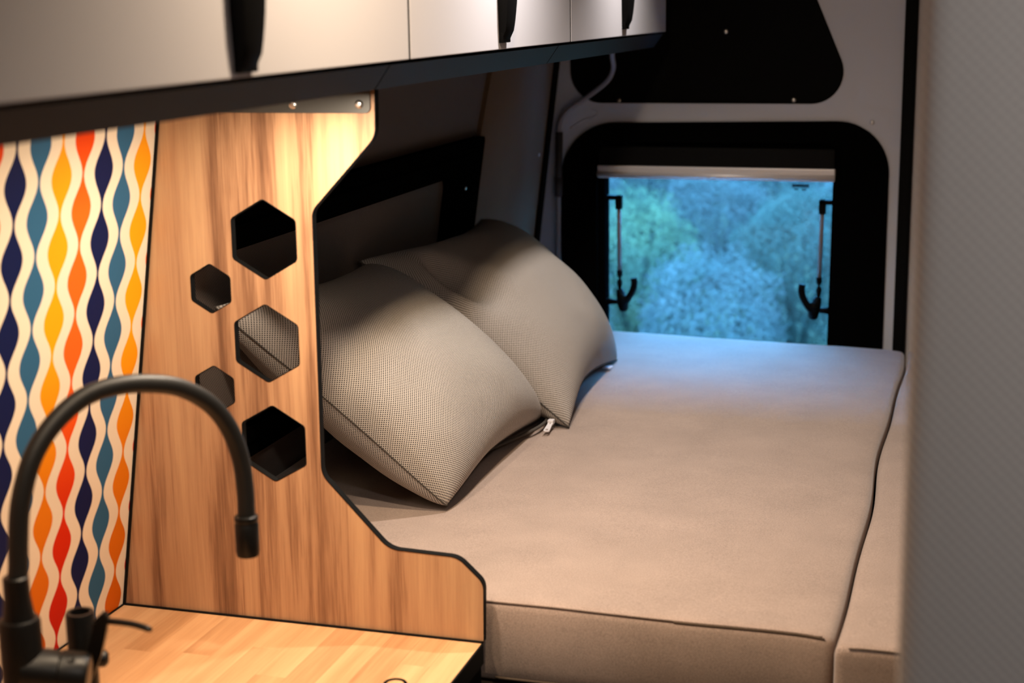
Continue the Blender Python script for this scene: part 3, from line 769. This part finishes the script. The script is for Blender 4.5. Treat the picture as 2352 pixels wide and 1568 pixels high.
A2, B2, C2, D2 = (-0.698, 2.655, FL), (-0.735, 3.205, FL), (-1.030, 3.190, -0.455), (-1.045, 2.530, -0.440)
p2 = thing('throw_pillow', (-0.85, 2.95, FL), 'rear beige cushion nearer the rear window, leaning behind the other', 'pillow', 'scatter cushions')
bm2, e2, pt2 = cushion(A2, B2, C2, D2, 0.118, 0.080, 0.05, 0.15, 8.0, FL, dents=((-0.76, 0.42, 0.11, 0.30, 0.055), (-0.50, 0.62, 0.25, 0.30, 0.015)), blunt=0.0)
obj('pillow_cover', bm2, 'pillow2', p2, True)
obj('seam', tube(e2, 0.0016, 6), 'pseam', p2, True)
tq = pt2(0.72, -1, 1)
obj('care_tag', box(tq.x - 0.006, tq.x + 0.012, tq.y - 0.011, tq.y + 0.011, FL + 0.001, FL + 0.004, 0.0008), 'white', p2, label='white care tag')

# ================================================================ CONDUIT AT THE REAR CORNER
cc = thing('cable_conduit', (-0.957, 3.52, BZ), 'grey flexible cable conduit running down beside the rear window', 'conduit')
ch = [(-0.800, 3.44, -0.080), (-0.805, 3.46, -0.118), (-0.812, 3.50, -0.149), (-0.832, 3.52, -0.179), (-0.884, 3.538, -0.216), (-0.930, 3.538, -0.247), (-0.948, 3.540, -0.277), (-0.950, 3.5415, -0.310), (-0.952, 3.5415, -0.40), (-0.954, 3.5415, -0.50), (-0.956, 3.5415, -0.62), (-0.960, 3.5415, -0.80)]
obj('tube', tube(spline(ch, 6), 0.0060, 12), 'cable', cc, True)
obj('sleeve', tube([(-0.9495, 3.5415, -0.296), (-0.9520, 3.5415, -0.40), (-0.9525, 3.5415, -0.42)], 0.0085, 12), 'sleeve', cc, True, label='dark protective sleeve')
obj('collar', tube([(-0.9520, 3.5415, -0.402), (-0.9530, 3.5415, -0.446)], 0.0100, 12), 'sleeve', cc, True)

# ================================================================ PADDED GREY PARTITION IN FRONT
pr = thing('padded_partition', (0.25, 1.02, -1.70), 'grey padded fabric partition at the near end of the side cushion', 'partition', kind='thing')
obj('fabric_panel', soft_box(-0.040, 0.60, 1.000, 1.045, -1.70, 0.60, 0.018, 20, 2, 60), 'partition', pr, True)

# ================================================================ OUTSIDE
def bank():
    bm = bmesh.new(); nx, ny = 40, 24; g = []
    for i in range(nx + 1):
        row = []
        for k in range(ny + 1):
            x = -24 + 46 * i / nx; y = 4.2 + 14 * k / ny
            z = -2.3 + max(0, (y - 5.0)) * 0.16 + max(0, y - 12.2) * 1.1 + 0.12 * noise.noise(Vector((x * .7, y * .7, 0)))  # steep far rise is unseen, added to block light from the low sky
            row.append(bm.verts.new((x, y, z)))
        g.append(row)
    for i in range(nx):
        for k in range(ny): bm.faces.new((g[i][k], g[i + 1][k], g[i + 1][k + 1], g[i][k + 1]))
    return bm
gm = leaf_mat('meadow', (0.03, 0.024, 0.014), (0.042, 0.032, 0.020))
st(obj('ground', bank(), gm, smooth=True))
def leaf_cloud(n, rnd, seed):
    """a rounded bush of loose leaves, unit size 0.4 m, base at z = 0"""
    vs, fs = [], []
    g = rnd.gauss
    for q in range(n):
        d = Vector((g(0, 1), g(0, 1), g(0, 1))).normalized()
        k = (0.74 + 0.26 * rnd.random()) * (0.90 + 0.22 * noise.noise(d * 2.6 + Vector((seed, 0, 0))))
        p = Vector((d.x * 0.39, d.y * 0.39, 0.42 + d.z * 0.44)) * 1.0
        p = Vector((p.x * k, p.y * k, 0.42 + d.z * 0.44 * k))
        u = Vector((g(0, 1), g(0, 1), g(0, 1))).normalized(); w_ = u.cross(d).normalized()
        s_ = rnd.uniform(0.007, 0.015)
        b = len(vs); vs += [p - u * s_, p + w_ * s_ * 0.5, p + u * s_, p - w_ * s_ * 0.5]; fs.append((b, b + 1, b + 2, b + 3))
    me = bpy.data.meshes.new('foliage'); me.from_pydata(vs, [], fs); return me
rb = random.Random(11)
fol = []
for kind in range(3):
    for var in range(2):
        me = leaf_cloud(12000, rb, kind * 5 + var * 2.3); me.materials.append(LEAF[kind]); fol.append(me)
stem = bmesh.new()
for q in range(5):
    a = q * 1.26; tube([(0, 0, -0.06), (math.cos(a) * 0.12, math.sin(a) * 0.12, 0.3), (math.cos(a) * 0.24, math.sin(a) * 0.24, 0.62)], [0.02, 0.014, 0.006], 6, bm=stem)
stem_me = bpy.data.meshes.new('stem'); stem.to_mesh(stem_me); stem.free(); stem_me.materials.append(M['bark'])
for row, yy in enumerate((7.2, 8.05, 8.9, 9.75, 10.6, 11.45)):
    for k in range(5):
        x = -3.75 + (row % 2) * 0.43 + k * 0.86 - row * 0.16 + rb.uniform(-0.03, 0.03); y = yy + rb.uniform(-0.03, 0.03)
        gz = -2.3 + max(0, (y - 5.0)) * 0.16
        lf = x / y < -0.160
        kd = (0 if (row + k) % 3 == 0 and x / y < -0.178 else 1) if lf else (2, 1, 1, 1)[(row + k) % 4]
        lab = 'blurred %s bush outside, seen towards the %s side of the rear window' % (('green', 'blue-grey', 'dark')[kd], 'left' if lf else 'right')
        t = thing('bush', (x, y, gz), lab, 'bush', 'bushes outside the rear window')
        t.rotation_euler = (0, 0, rb.uniform(0, 6.28)); t.scale = (1, 1, rb.uniform(0.92, 1.15))
        for nm, me in (('foliage', fol[kd * 2 + rb.randrange(2)]), ('stem', stem_me)):
            o = bpy.data.objects.new(nm, me); COL.objects.link(o); o.parent = t
